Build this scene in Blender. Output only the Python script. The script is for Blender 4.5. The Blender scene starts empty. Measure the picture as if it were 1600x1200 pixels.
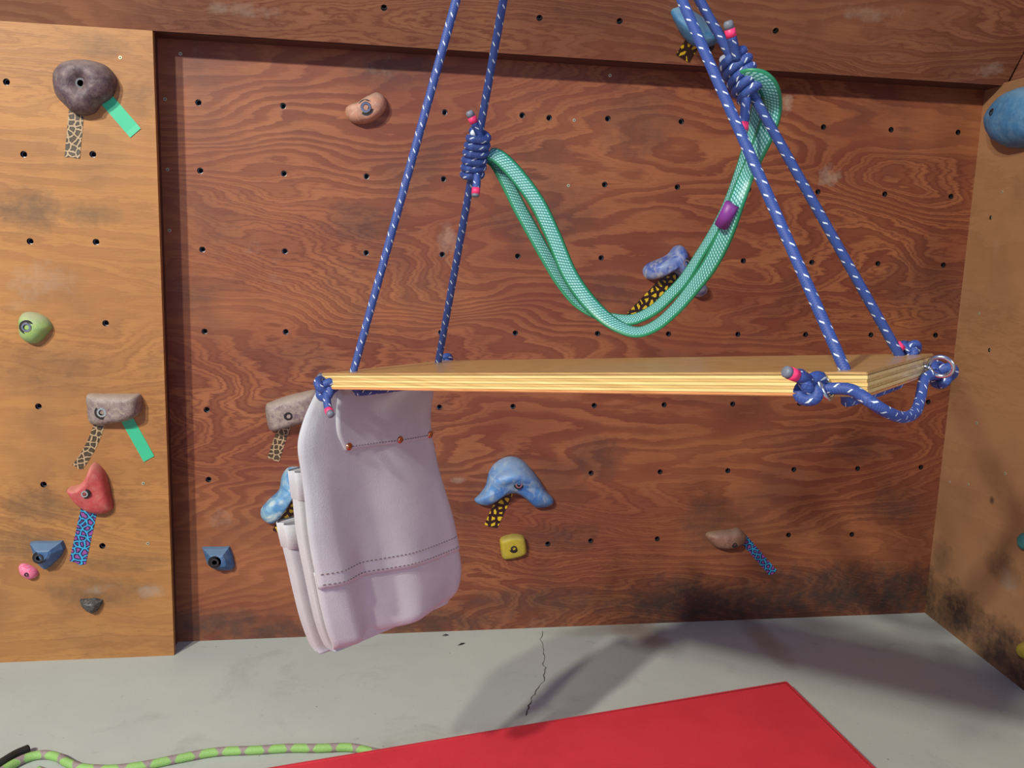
import bpy, bmesh, math, random
from mathutils import Vector, Matrix, noise as mnoise
from mathutils.bvhtree import BVHTree
random.seed(7)
SC = bpy.context.scene
COL = SC.collection
V = Vector

# ------------------------------------------------------------------ camera
H = 1.115                       # eye height above the floor
F = 1370.0                      # focal length in pixels of the 1600 x 1200 frame
DB = 2.35                       # distance of the back wall
DP = 2.27                       # distance of the panels standing proud of it
RX = V((0.98779572, 0.00499977, 0.1556747))      # world axes seen from the camera (right, down, forward)
RY = V((-0.15264961, -0.16751031, 0.97398069))
RZ = V((0.0309468, -0.98585765, -0.16470275))
EYE = V((0, 0, H))
cam = bpy.data.cameras.new('camera')
camo = bpy.data.objects.new('camera', cam)
COL.objects.link(camo)
cam.sensor_width = 36.0
cam.lens = F / 1600 * 36.0
cam.clip_start = 0.02
camo.matrix_world = Matrix(((RX[0], -RX[1], -RX[2], 0), (RY[0], -RY[1], -RY[2], 0), (RZ[0], -RZ[1], -RZ[2], H), (0, 0, 0, 1)))
SC.camera = camo

# ------------------------------------------------------------------ light
SC.view_settings.view_transform = 'Standard'
SC.view_settings.look = 'None'
SC.view_settings.gamma = 1.0
SC.view_settings.use_curve_mapping = False
SC.view_settings.exposure = 0.0
wd = bpy.data.worlds.new('world')
SC.world = wd
wd.use_nodes = True
wd.node_tree.nodes['Background'].inputs[0].default_value = (0.43, 0.52, 1.05, 1)
wd.node_tree.nodes['Background'].inputs[1].default_value = 0.44


def lamp(name, loc, aim, power, size, col, shape='DISK'):
    l = bpy.data.lights.new(name, 'AREA')
    l.shape = shape
    l.size = size
    l.energy = power
    l.color = col
    o = bpy.data.objects.new(name, l)
    COL.objects.link(o)
    o.location = loc
    o.rotation_euler = (V(aim) - V(loc)).to_track_quat('-Z', 'Y').to_euler()
    return o


lamp('ceiling_lamp', (-2.2, -1.8, 3.65), (-0.9, 2.2, 0.9), 118, 0.18, (1.0, 0.93, 0.80))
lamp('ceiling_lamp', (-2.95, -1.6, 3.65), (-0.9, 2.2, 0.9), 262, 0.18, (1.0, 0.93, 0.80))
lamp('window_light', (3.4, -3.2, 1.9), (0.0, 1.8, 0.8), 75, 1.6, (0.72, 0.80, 1.0))


# ------------------------------------------------------------------ pixel -> place helpers
def ray(px, py):
    c = V((px - 800, py - 600, F))
    return V((RX.dot(c), RY.dot(c), RZ.dot(c)))


def hit(px, py, p0, n):
    d = ray(px, py)
    return EYE + d * ((p0 - EYE).dot(n) / d.dot(n))


def back(px, py, off=0.0):
    return hit(px, py, V((0, DB - off, 0)), V((0, 1, 0)))


def panel(px, py, off=0.0):
    return hit(px, py, V((0, DP - off, 0)), V((0, 1, 0)))


def ground(px, py, h=0.0):
    return hit(px, py, V((0, 0, h)), V((0, 0, 1)))


def depth(px, py, y):
    return hit(px, py, V((0, y, 0)), V((0, 1, 0)))


LEAN = math.radians(35)
TOP0 = V((0, DP, 0.452 + H))
TOPN = V((0, math.cos(LEAN), math.sin(LEAN)))
RW0 = V((1.702, DB, 0))
RWD = V((0.0763, 1, 0)).normalized()          # along the right wall, away from the viewer
RWN = V((-1, 0.0763, 0)).normalized()         # into the room


def top(px, py, off=0.0):
    return hit(px, py, TOP0 - TOPN * off, TOPN)


def side(px, py, off=0.0):
    return hit(px, py, RW0 + RWN * off, RWN)


# ------------------------------------------------------------------ mesh helpers
def mesh(name, vs, fs, mat=None, parent=None, smooth=False, uv=None):
    me = bpy.data.meshes.new(name)
    me.from_pydata([tuple(v) for v in vs], [], fs)
    if uv:
        l = me.uv_layers.new(name='UVMap')
        k = 0
        for p in me.polygons:
            for i in range(p.loop_total):
                l.data[p.loop_start + i].uv = uv[k]
                k += 1
    if smooth:
        for p in me.polygons:
            p.use_smooth = True
    me.update()
    if mat:
        me.materials.append(mat)
    o = bpy.data.objects.new(name, me)
    COL.objects.link(o)
    if parent:
        adopt(o, parent)
    return o


def adopt(o, parent):
    o.parent = parent
    if parent.type == 'EMPTY':
        o.matrix_parent_inverse = Matrix.Translation(-parent.location)
    elif parent.parent and parent.parent.type == 'EMPTY':
        pass
    return o


def thing(name, label, cat, loc, group=None):
    o = bpy.data.objects.new(name, None)
    o.empty_display_size = 0.05
    COL.objects.link(o)
    o.location = loc
    return tag(o, label, cat, group)


def tag(o, label=None, cat=None, group=None, kind=None):
    if label:
        o['label'] = label
    if cat:
        o['category'] = cat
    if group:
        o['group'] = group
    if kind:
        o['kind'] = kind
    return o


def catmull(pts, n=8, closed=False):
    pts = [V(p) for p in pts]
    out = []
    N = len(pts)
    rng = range(N) if closed else range(N - 1)
    for i in rng:
        if closed:
            a, b, c, d = pts[i - 1], pts[i], pts[(i + 1) % N], pts[(i + 2) % N]
        else:
            b, c = pts[i], pts[i + 1]
            a = pts[i - 1] if i else b * 2 - c
            d = pts[i + 2] if i + 2 < N else c * 2 - b
        for k in range(n):
            t = k / n
            out.append(0.5 * ((2 * b) + (c - a) * t + (2 * a - 5 * b + 4 * c - d) * t * t + (3 * b - a - 3 * c + d) * t ** 3))
    if not closed:
        out.append(pts[-1])
    return out


def frames(path, ref=None):
    n = len(path)
    ts = []
    for i in range(n):
        a = path[max(i - 1, 0)]
        b = path[min(i + 1, n - 1)]
        ts.append((b - a).normalized())
    u = (ref or V((0.3, -1, 0.2))).copy()
    out = []
    for t in ts:
        u = (u - t * u.dot(t))
        if u.length < 1e-6:
            u = t.orthogonal()
        u.normalize()
        out.append((t, u.copy(), t.cross(u)))
    return out


def tube_data(path, r, seg=10, caps=True, v0=0.0):
    path = [V(p) for p in path]
    fr = frames(path)
    vs, fs, uv = [], [], []
    L = [v0]
    for i in range(1, len(path)):
        L.append(L[-1] + (path[i] - path[i - 1]).length)
    for i, p in enumerate(path):
        rr = r[i] if isinstance(r, (list, tuple)) else r
        for k in range(seg):
            a = 2 * math.pi * k / seg
            vs.append(p + (fr[i][1] * math.cos(a) + fr[i][2] * math.sin(a)) * rr)
    for i in range(len(path) - 1):
        for k in range(seg):
            k2 = (k + 1) % seg
            fs.append((i * seg + k, i * seg + k2, (i + 1) * seg + k2, (i + 1) * seg + k))
            uv += [(k / seg, L[i]), ((k + 1) / seg, L[i]), ((k + 1) / seg, L[i + 1]), (k / seg, L[i + 1])]
    if caps:
        fs.append(tuple(reversed(range(seg))))
        uv += [(0, L[0])] * seg
        m = (len(path) - 1) * seg
        fs.append(tuple(m + k for k in range(seg)))
        uv += [(0, L[-1])] * seg
    return vs, fs, uv


def tube(name, path, r, mat, parent=None, seg=10, caps=True):
    vs, fs, uv = tube_data(path, r, seg, caps)
    return mesh(name, vs, fs, mat, parent, True, uv)


def cyl_data(c, ax, r, h, seg=14, r2=None):
    ax = V(ax).normalized()
    return tube_data([V(c), V(c) + ax * h], [r, r if r2 is None else r2], seg)


def merge(*parts):
    vs, fs, uv = [], [], []
    for p in parts:
        n = len(vs)
        vs += p[0]
        fs += [tuple(i + n for i in f) for f in p[1]]
        uv += p[2] if len(p) > 2 else [(0, 0)] * sum(len(f) for f in p[1])
    return vs, fs, uv


def box_data(o, x, y, z):
    o, x, y, z = V(o), V(x), V(y), V(z)
    vs = [o, o + x, o + x + y, o + y, o + z, o + x + z, o + x + y + z, o + y + z]
    fs = [(0, 3, 2, 1), (4, 5, 6, 7), (0, 1, 5, 4), (1, 2, 6, 5), (2, 3, 7, 6), (3, 0, 4, 7)]
    if x.cross(y).dot(z) < 0:
        fs = [tuple(reversed(f)) for f in fs]
    return vs, fs, [(0, 0)] * 24


# ------------------------------------------------------------------ material helpers
def lin(c):
    if isinstance(c, str):
        c = [int(c[i:i + 2], 16) / 255 for i in (0, 2, 4)]
    return tuple([(x / 12.92 if x <= 0.04045 else ((x + 0.055) / 1.055) ** 2.4) for x in c] + [1.0])


class NT:
    def __init__(s, name):
        s.m = bpy.data.materials.new(name)
        s.m.use_nodes = True
        s.t = s.m.node_tree
        s.b = s.t.nodes['Principled BSDF']

    def put(s, sock, v):
        if isinstance(v, bpy.types.NodeSocket):
            s.t.links.new(v, sock)
        elif isinstance(v, str):
            sock.default_value = lin(v)
        else:
            try:
                sock.default_value = v
            except Exception:
                sock.default_value = (v, v, v)

    def n(s, typ, ins=None, out=0, **props):
        nd = s.t.nodes.new(typ)
        for k, v in props.items():
            setattr(nd, k, v)
        for k, v in (ins or {}).items():
            s.put(nd.inputs[k], v)
        return nd.outputs[out]

    def math(s, op, a, b=0.0, c=0.0, clamp=False):
        return s.n('ShaderNodeMath', {0: a, 1: b, 2: c}, operation=op, use_clamp=clamp)

    def mix(s, f, a, b, mode='MIX'):
        nd = s.t.nodes.new('ShaderNodeMix')
        nd.data_type = 'RGBA'
        nd.blend_type = mode
        s.put(nd.inputs[0], f)
        s.put(nd.inputs[6], a)
        s.put(nd.inputs[7], b)
        return nd.outputs[2]

    def ramp(s, f, stops, interp='LINEAR'):
        nd = s.t.nodes.new('ShaderNodeValToRGB')
        nd.color_ramp.interpolation = interp
        e = nd.color_ramp.elements
        while len(e) < len(stops):
            e.new(0.5)
        for i, (p, c) in enumerate(stops):
            e[i].position = p
            e[i].color = lin(c) if isinstance(c, str) else (c, c, c, 1)
        s.put(nd.inputs[0], f)
        return nd.outputs[0]

    def noise(s, vec, scale, detail=2.0, rough=0.5, dist=0.0):
        return s.n('ShaderNodeTexNoise', {'Vector': vec, 'Scale': scale, 'Detail': detail, 'Roughness': rough, 'Distortion': dist})

    def obj(s):
        return s.n('ShaderNodeTexCoord', out=3)

    def uv(s):
        return s.n('ShaderNodeTexCoord', out=2)

    def sep(s, v):
        nd = s.t.nodes.new('ShaderNodeSeparateXYZ')
        s.put(nd.inputs[0], v)
        return nd.outputs

    def comb(s, x, y, z=0.0):
        return s.n('ShaderNodeCombineXYZ', {0: x, 1: y, 2: z})

    def bump(s, h, strength=0.3, dist=0.01):
        s.put(s.b.inputs['Normal'], s.n('ShaderNodeBump', {'Height': h, 'Strength': strength, 'Distance': dist}))

    def fin(s, col, rough=0.5, metal=0.0, spec=0.5):
        s.put(s.b.inputs['Base Color'], col)
        s.put(s.b.inputs['Roughness'], rough)
        s.put(s.b.inputs['Metallic'], metal)
        s.put(s.b.inputs['Specular IOR Level'], spec)
        return s.m


def plain(name, col, rough=0.5, metal=0.0, var=0.12, scale=60):
    t = NT(name)
    c = lin(col)
    n = t.noise(t.obj(), scale, 3)
    d = tuple(x * (1 - var * 2) for x in c[:3]) + (1,)
    return t.fin(t.mix(n, c, d), rough, metal)


def marble(name, a, b, c=None, scale=22, rough=0.55, dist=3.0, dust=None):
    t = NT(name)
    o = t.obj()
    n = t.noise(o, scale, 3, 0.6, dist)
    f = t.ramp(n, [(0.38, 0.0), (0.62, 1.0)])
    col = t.mix(f, a, b)
    if c:
        m = t.ramp(t.noise(o, scale * 1.7, 2, 0.5, dist), [(0.52, 0.0), (0.74, 0.85)])
        col = t.mix(m, col, c)
    if dust:
        m = t.ramp(t.noise(o, 35, 5, 0.7), [(0.45, 0.0), (0.75, 0.75)])
        nz = t.sep(t.n('ShaderNodeNewGeometry', out=1))[2]
        up_ = t.n('ShaderNodeMapRange', {0: t.math('ADD', nz, t.math('MULTIPLY_ADD', t.noise(o, 50, 4), 0.6, -0.3)), 1: 0.25, 2: 0.75, 3: 0.0, 4: 0.7})
        col = t.mix(t.math('MAXIMUM', m, up_), col, dust)
    t.bump(t.noise(o, 420, 3), 0.35, 0.002)
    return t.fin(col, rough)


def wood(name, axis, light, dark, red, stains_shade, A=26.0, B=14.0, sx=0.85, sz=3.0, seed=0.0, contrast=1.0, smudge=0.5,
         pale=(), rough=0.5, grey='3a332f'):
    """rotary-cut plywood: contour lines of a smooth stretched field, with fibres, smudges and chalk"""
    t = NT(name)
    s = t.sep(t.obj())
    x, z = s[axis], s[2]
    p = t.comb(t.math('MULTIPLY', x, sx), t.math('MULTIPLY', z, sz), seed)
    field = t.noise(p, 1.0, 2.6, 0.46, 0.35)
    fine = t.noise(t.comb(t.math('MULTIPLY', x, 9.0), t.math('MULTIPLY', z, 42.0), seed), 1.0, 4.0, 0.65)
    h = t.math('ADD', t.math('MULTIPLY', field, A), t.math('MULTIPLY', z, B))
    h = t.math('ADD', h, t.math('MULTIPLY', fine, 1.25))
    fr = t.math('FRACT', h)
    band = t.ramp(fr, [(0.0, 0.55), (0.10, 0.0), (0.42, 0.12), (0.58, 0.8), (0.88, 1.0)])
    patch = t.noise(t.comb(t.math('MULTIPLY', x, 2.2), t.math('MULTIPLY', z, 4.5), seed + 3.1), 1.0, 3.0, 0.55)
    fib = t.noise(t.comb(t.math('MULTIPLY', x, 16.0), t.math('MULTIPLY', z, 420.0), seed), 1.0, 2.0)
    zone = t.ramp(t.noise(t.comb(t.math('MULTIPLY', x, 1.3), t.math('MULTIPLY', z, 2.6), seed + 5.5), 1.0, 2.0), [(0.34, 0.35), (0.60, 1.0)])
    bandc = t.math('MULTIPLY', t.math('MULTIPLY', band, zone), t.math('MULTIPLY_ADD', patch, 0.9, 0.40 * contrast), clamp=True)
    col = t.mix(bandc, light, dark)
    col = t.mix(t.ramp(patch, [(0.35, 0.0), (0.70, 0.75)]), col, red)
    ln = t.math('FRACT', t.math('MULTIPLY', h, 3.0))
    lnm = t.math('MULTIPLY', t.ramp(ln, [(0.0, 0.3), (0.25, 0.0), (0.6, 0.0), (0.85, 0.75)]), t.ramp(t.noise(t.comb(t.math('MULTIPLY', x, 1.1), t.math('MULTIPLY', z, 3.4), seed + 8.0), 1.0, 2.0), [(0.40, 0.0), (0.58, 1.0)]))
    col = t.mix(lnm, col, dark)
    col = t.mix(t.math('MULTIPLY_ADD', fib, 0.6, -0.14, True), col, dark)
    # smudges of rubber and dirt; the low bands also hold painted seat shadow
    o = t.comb(x, z, seed)
    sm = t.ramp(t.noise(o, 3.3, 5.0, 0.62), [(0.52, 0.0), (0.74, smudge)])
    brk = t.noise(o, 24.0, 6.0, 0.72)
    tot = sm
    for (cx, cz, rx, rz, k) in stains_shade:
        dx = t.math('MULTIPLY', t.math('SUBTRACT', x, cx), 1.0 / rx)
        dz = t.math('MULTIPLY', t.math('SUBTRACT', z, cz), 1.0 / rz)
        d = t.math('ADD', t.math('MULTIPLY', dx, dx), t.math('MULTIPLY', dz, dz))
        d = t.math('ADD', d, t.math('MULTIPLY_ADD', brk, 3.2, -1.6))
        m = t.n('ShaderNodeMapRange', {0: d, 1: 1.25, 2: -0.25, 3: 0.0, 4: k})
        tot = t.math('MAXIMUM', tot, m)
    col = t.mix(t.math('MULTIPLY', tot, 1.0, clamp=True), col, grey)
    ptot = t.ramp(t.noise(o, 5.0, 6.0, 0.7), [(0.66, 0.0), (0.80, 0.35)])
    for (cx, cz, rx, rz, k) in pale:
        dx = t.math('MULTIPLY', t.math('SUBTRACT', x, cx), 1.0 / rx)
        dz = t.math('MULTIPLY', t.math('SUBTRACT', z, cz), 1.0 / rz)
        d = t.math('ADD', t.math('MULTIPLY', dx, dx), t.math('MULTIPLY', dz, dz))
        d = t.math('ADD', d, t.math('MULTIPLY_ADD', brk, 5.0, -2.3))
        m = t.n('ShaderNodeMapRange', {0: d, 1: 1.1, 2: -0.2, 3: 0.0, 4: k})
        ptot = t.math('MAXIMUM', ptot, m)
    col = t.mix(ptot, col, 'a39584')
    t.bump(t.math('ADD', fib, t.math('MULTIPLY', band, 0.6)), 0.12, 0.002)
    return t.fin(col, rough, 0.0, 0.35)


def stain(f, px, py, wx, wz, k):  # wall patch; the low dark ones also hold painted seat shadow
    p = f(px, py)
    return (p[0], p[2], wx, wz, k)


M = {}
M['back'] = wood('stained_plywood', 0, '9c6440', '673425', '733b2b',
                 [stain(back, 565, 350, .10, .06, .55), stain(back, 620, 112, .13, .05, .55), stain(back, 850, 340, .16, .10, .5),
                  stain(back, 1000, 190, .12, .10, .45), stain(back, 955, 455, .09, .06, .5), stain(back, 930, 715, .09, .07, .6),
                  stain(back, 1110, 815, .10, .09, .6), stain(back, 880, 840, .13, .05, .55), stain(back, 1400, 790, .12, .07, .55),
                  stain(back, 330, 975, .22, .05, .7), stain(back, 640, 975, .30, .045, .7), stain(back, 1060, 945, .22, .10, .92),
                  stain(back, 1300, 925, .34, .10, .9), stain(back, 1180, 945, .42, .075, .93), stain(back, 1400, 925, .20, .10, .93), stain(back, 480, 985, .5, .035, .7), stain(back, 1350, 700, .12, .05, .4), stain(back, 860, 940, .30, .05, .6)],  # bottom right band: scuff marks and the seat's shadow, both painted into the wood
                 pale=[stain(back, 1295, 275, .035, .035, .55), stain(back, 1230, 165, .02, .03, .6), stain(back, 700, 380, .03, .06, .35),
                       stain(back, 715, 750, .03, .012, .5), stain(back, 350, 810, .04, .03, .3)],
                 seed=4.3)
M['left'] = wood('honey_plywood', 0, 'b08048', '8b5f37', '9b6c3f',
                 [stain(panel, 45, 330, .08, .055, .75), stain(panel, 140, 335, .07, .03, .6), stain(panel, 215, 155, .05, .05, .45),
                  stain(panel, 150, 70, .07, .03, .5), stain(panel, 80, 580, .14, .07, .4), stain(panel, 60, 790, .09, .06, .6),
                  stain(panel, 40, 850, .09, .05, .6), stain(panel, 150, 925, .14, .05, .65), stain(panel, 190, 880, .12, .03, .5)],
                 A=17.0, B=12.0, sx=0.7, sz=2.6, seed=9.7, contrast=0.7, smudge=0.45, grey='5a4a38',
                 pale=[stain(panel, 60, 440, .09, .05, .3), stain(panel, 240, 925, .04, .02, .5), stain(panel, 160, 920, .06, .015, .5)])
M['top'] = wood('overhang_plywood', 0, '96694a', '6c3f2f', '7a4b39',
                [stain(top, 900, 20, .2, .04, .35), stain(top, 300, 25, .2, .04, .35)], A=16.0, B=40.0, sx=0.9, sz=5.0, seed=2.2, smudge=0.4,
                pale=[stain(top, 1360, 20, .10, .02, .5), stain(top, 1545, 110, .05, .02, .5), stain(top, 370, 15, .10, .015, .4)])


def sst(px, py, wx, wz, k):
    p = side(px, py)
    return (p[1], p[2], wx, wz, k)


M['right'] = wood('pale_plywood', 1, 'a07854', '8f6947', '966f4d',
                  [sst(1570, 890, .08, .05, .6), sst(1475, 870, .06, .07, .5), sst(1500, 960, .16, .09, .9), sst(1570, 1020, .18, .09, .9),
                   sst(1450, 935, .06, .10, .9), sst(1595, 1050, .2, .08, .9), sst(1550, 782, .012, .012, .9)],  # low patches: scuffs, with shadow painted into the colour too
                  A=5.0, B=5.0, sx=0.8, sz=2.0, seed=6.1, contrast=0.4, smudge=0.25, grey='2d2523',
                  pale=[sst(1575, 910, .05, .04, .4)])


def concrete():
    t = NT('concrete')
    o = t.obj()
    n = t.noise(o, 1.7, 5, 0.6)
    col = t.mix(t.ramp(n, [(0.35, 0.0), (0.70, 1.0)]), 'b1bab0', 'a5ada7')
    w = t.ramp(t.noise(o, 4.5, 5, 0.7, 0.6), [(0.56, 0.0), (0.76, 0.5)])
    col = t.mix(w, col, '8a8c84')
    scr = t.ramp(t.noise(o, 17, 6, 0.75, 2.0), [(0.62, 0.0), (0.74, 0.55)])
    col = t.mix(scr, col, '85857c')
    sp = t.ramp(t.noise(o, 95, 2, 0.5), [(0.72, 0.0), (0.78, 0.7)])
    col = t.mix(sp, col, '6f6c64')
    br = t.sep(o)
    for (px, py, rx, ry, k) in [(1000, 985, .08, .16, .6), (1185, 990, .05, .22, .5), (930, 985, .16, .04, .35)]:
        g = ground(px, py)
        dx = t.math('MULTIPLY', t.math('SUBTRACT', br[0], g[0]), 1 / rx)
        dy = t.math('MULTIPLY', t.math('SUBTRACT', br[1], g[1]), 1 / ry)
        d = t.math('ADD', t.math('MULTIPLY', dx, dx), t.math('MULTIPLY', dy, dy))
        d = t.math('ADD', d, t.math('MULTIPLY_ADD', t.noise(o, 14, 4), 1.6, -0.8))
        col = t.mix(t.n('ShaderNodeMapRange', {0: d, 1: 1.2, 2: 0.0, 3: 0.0, 4: k}), col, '7d6a58')
    t.bump(t.noise(o, 140, 5, 0.7), 0.12, 0.004)
    return t.fin(col, 0.62, 0, 0.3)


M['concrete'] = concrete()


def mat_red():
    t = NT('red_vinyl')
    o = t.obj()
    col = t.mix(t.ramp(t.noise(o, 7, 4, 0.6), [(0.4, 0.0), (0.7, 1.0)]), 'cc3440', 'c02f3b')
    t.bump(t.noise(o, 260, 4), 0.25, 0.003)
    return t.fin(col, 0.5)


M['red'] = mat_red()


def rope_blue(name='blue_rope'):
    t = NT(name)
    s = t.sep(t.uv())
    u, v = s[0], s[1]

    def fleck(sign, off):
        ph = t.math('FRACT', t.math('ADD', t.math('MULTIPLY_ADD', v, sign * 28.0, off), t.math('MULTIPLY', u, 1.0)))
        on = t.math('LESS_THAN', ph, 0.065)
        cut = t.math('LESS_THAN', t.math('FRACT', t.math('MULTIPLY_ADD', u, 4.0, off)), 0.45)
        return t.math('MULTIPLY', on, cut)
    f = t.math('MAXIMUM', fleck(1, 0.0), fleck(1, 0.5))
    br = t.math('FRACT', t.math('ADD', t.math('MULTIPLY', v, 330.0), t.math('MULTIPLY', u, 5.0)))
    br2 = t.math('FRACT', t.math('SUBTRACT', t.math('MULTIPLY', v, 330.0), t.math('MULTIPLY', u, 5.0)))
    w = t.math('MULTIPLY', br, br2)
    col = t.mix(w, '243b78', '3a58a0')
    col = t.mix(f, col, 'c8d2d6')
    t.bump(w, 0.5, 0.002)
    return t.fin(col, 0.6)


M['rope'] = rope_blue()


def rope_green():
    t = NT('green_rope')
    s = t.sep(t.uv())
    u, v = s[0], s[1]
    a = t.math('PINGPONG', t.math('MULTIPLY', v, 1.0), 0.024)
    b = t.math('PINGPONG', t.math('MULTIPLY', u, 0.048), 0.012)
    f = t.ramp(t.math('SUBTRACT', t.math('MULTIPLY', a, 41.0), t.math('MULTIPLY', b, 30.0)), [(0.06, 0.0), (0.20, 1.0)])
    n = t.noise(t.obj(), 300, 2)
    col = t.mix(f, t.mix(n, '7d6f78', '9a8c80'), '86b362')
    t.bump(n, 0.4, 0.003)
    return t.fin(col, 0.65)


M['green_rope'] = rope_green()


def webbing():
    t = NT('green_webbing')
    s = t.sep(t.uv())
    u, v = s[0], s[1]
    a = t.math('FRACT', t.math('ADD', t.math('MULTIPLY', v, 210.0), t.math('MULTIPLY', u, 3.2)))
    b = t.math('FRACT', t.math('MULTIPLY', u, 7.0))
    chk = t.math('MULTIPLY', t.math('GREATER_THAN', a, 0.42), t.math('GREATER_THAN', b, 0.28))
    mid = t.mix(chk, '25776f', '8cc2bb')
    ed = t.math('ABSOLUTE', t.math('SUBTRACT', u, 0.5))
    col = t.mix(t.math('GREATER_THAN', ed, 0.34), mid, '1f7a54')
    t.bump(chk, 0.4, 0.001)
    return t.fin(col, 0.45)


M['web'] = webbing()
M['web_edge'] = plain('green_webbing_edge', '2a8f62', 0.5)
M['purple'] = plain('purple_tape', '7a2f86', 0.5)
M['pink'] = plain('pink_whipping', 'f0356f', 0.5)
M['ropeend'] = plain('melted_rope_end', '6e7480', 0.5)
M['steel'] = plain('steel', 'c9ced2', 0.22, 1.0, 0.05)
M['darksteel'] = plain('dark_steel', '5d5f63', 0.35, 1.0, 0.1)
M['socket'] = plain('socket_black', '121214', 0.6)
M['copper'] = plain('copper_rivet', 'c98a6a', 0.25, 1.0, 0.05)
M['black'] = plain('black_rubber', '23251f', 0.6)
M['screw'] = plain('screw_head', 'b7bf9e', 0.4, 0.4)


def leather():
    t = NT('pale_split_leather')
    o = t.obj()
    n = t.noise(o, 9, 4, 0.6)
    col = t.mix(t.ramp(n, [(0.35, 0.0), (0.7, 1.0)]), 'bdbfc2', 'b0b2b7')
    col = t.mix(t.ramp(t.noise(o, 40, 5, 0.7), [(0.6, 0.0), (0.85, 0.35)]), col, 'a29e9f')
    t.bump(t.noise(o, 380, 5, 0.7), 0.28, 0.003)
    m = t.fin(col, 0.85, 0, 0.2)
    t.b.inputs['Sheen Weight'].default_value = 0.15
    return m


M['leather'] = leather()
M['edge'] = plain('raw_leather_edge', 'd9a98f', 0.8)
M['thread'] = plain('stitch_thread', '7b675f', 0.8)


def ply(name, a, b, gloss=0.4):
    t = NT(name)
    s = t.sep(t.obj())
    # grain runs along the board
    al = t.math('ADD', t.math('MULTIPLY', s[0], -0.687), t.math('MULTIPLY', s[1], 0.726))
    ac = t.math('ADD', t.math('MULTIPLY', s[0], 0.728), t.math('MULTIPLY', s[1], 0.686))
    n = t.noise(t.comb(t.math('MULTIPLY', al, 5.0), t.math('MULTIPLY', ac, 130.0), t.math('MULTIPLY', s[2], 260.0)), 1.0, 4, 0.6)
    m = t.fin(t.mix(t.ramp(n, [(0.35, 0.0), (0.75, 1.0)]), a, b), gloss)
    t.b.inputs['Coat Weight'].default_value = 0.4
    t.b.inputs['Coat Roughness'].default_value = 0.15
    return m


M['ply_a'] = ply('ply_face', 'b8945a', '97723f')
M['ply_b'] = ply('ply_core', 'e2c985', 'd0aa62')
M['ply_c'] = ply('ply_crossband', 'd0b06c', 'b18c4c')
M['ply_d'] = ply('ply_underside_bounce', 'd79a5c', 'b9763f')  # bottom ply: reddish reflection of the wood and shadow put into its colour


def leopard(name, base, spot, core=None, scale=72, thr=0.11):
    t = NT(name)
    o = t.obj()
    wv = t.n('ShaderNodeVectorMath', {0: o, 1: t.n('ShaderNodeVectorMath', {0: t.n('ShaderNodeTexNoise', {'Vector': o, 'Scale': 140.0}, out=1), 1: (0.006, 0.006, 0.006)}, operation='MULTIPLY')}, operation='ADD')
    q = t.sep(wv)
    d = t.n('ShaderNodeTexVoronoi', {'Vector': t.comb(t.math('ADD', q[0], t.math('MULTIPLY', q[1], .3)), q[2]), 'Scale': scale, 'Randomness': 0.85}, feature='DISTANCE_TO_EDGE', voronoi_dimensions='2D')
    col = t.mix(t.math('GREATER_THAN', d, thr), base, spot)
    if core:
        col = t.mix(t.math('GREATER_THAN', d, thr * 3.0), col, core)
    return t.fin(col, 0.4)


M['leo'] = leopard('leopard_tape_print', 'a8936e', '3b2f22', '4c4028')
M['leoblue'] = leopard('blue_leopard_tape_print', '2fa0cc', '17164a', '8a4a92', 62, 0.095)
M['leoyel'] = leopard('black_yellow_tape_print', '25120c', 'cdb021', None, 58, 0.25)
M['greentape'] = plain('green_tape', '35b98a', 0.45, 0, 0.04)


# ------------------------------------------------------------------ the setting
def sheet(name, outline, n, thick, holes, mat, hr=0.0078):
    """a plywood sheet: front face with real round holes, edges and a back"""
    bm = bmesh.new()
    edges = []

    def loop(pts):
        vs = [bm.verts.new(p) for p in pts]
        for i in range(len(vs)):
            edges.append(bm.edges.new((vs[i - 1], vs[i])))
        return vs
    out = loop(outline)
    n = n.normalized()                       # out of the wall, towards the room
    ux = V((0, 0, 1)).cross(n).normalized()
    uz = n.cross(ux)
    for h in holes:
        loop([h + (ux * math.cos(a) + uz * math.sin(a)) * hr for a in [2 * math.pi * k / 12 for k in range(12)]])
    bmesh.ops.triangle_fill(bm, use_beauty=True, edges=edges, normal=n)
    for f in bm.faces:
        f.normal_update()
        if f.normal.dot(n) < 0:
            f.normal_flip()
    bk = [bm.verts.new(v.co - n * thick) for v in out]
    for i in range(len(out)):
        try:
            bm.faces.new((out[i - 1], out[i], bk[i], bk[i - 1]))
        except ValueError:
            pass
    bm.faces.new(bk)
    bm.normal_update()
    me = bpy.data.meshes.new(name)
    bm.to_mesh(me)
    bm.free()
    me.materials.append(mat)
    o = bpy.data.objects.new(name, me)
    COL.objects.link(o)
    return tag(o, kind='structure')


def cup_mesh():
    r0, r1, d = 0.0081, 0.0056, 0.017
    vs, fs = [], []
    seg = 12
    prof = [(r0, 0.0), (r0 * 0.97, -0.009), (r1, -0.0095), (r1, -d)]
    for (r, z) in prof:
        for k in range(seg):
            a = 2 * math.pi * k / seg
            vs.append((r * math.cos(a), r * math.sin(a), z))
    for i in range(len(prof) - 1):
        for k in range(seg):
            k2 = (k + 1) % seg
            fs.append((i * seg + k, i * seg + k2, (i + 1) * seg + k2, (i + 1) * seg + k))
    m = (len(prof) - 1) * seg
    fs.append(tuple(m + k for k in range(seg)))
    me = bpy.data.meshes.new('threaded_insert')
    me.from_pydata(vs, [], fs)
    me.materials.append(M['socket'])
    me.materials.append(M['darksteel'])
    for i, p in enumerate(me.polygons):
        p.material_index = 1 if seg <= i < 3 * seg else 0
    return me


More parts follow.
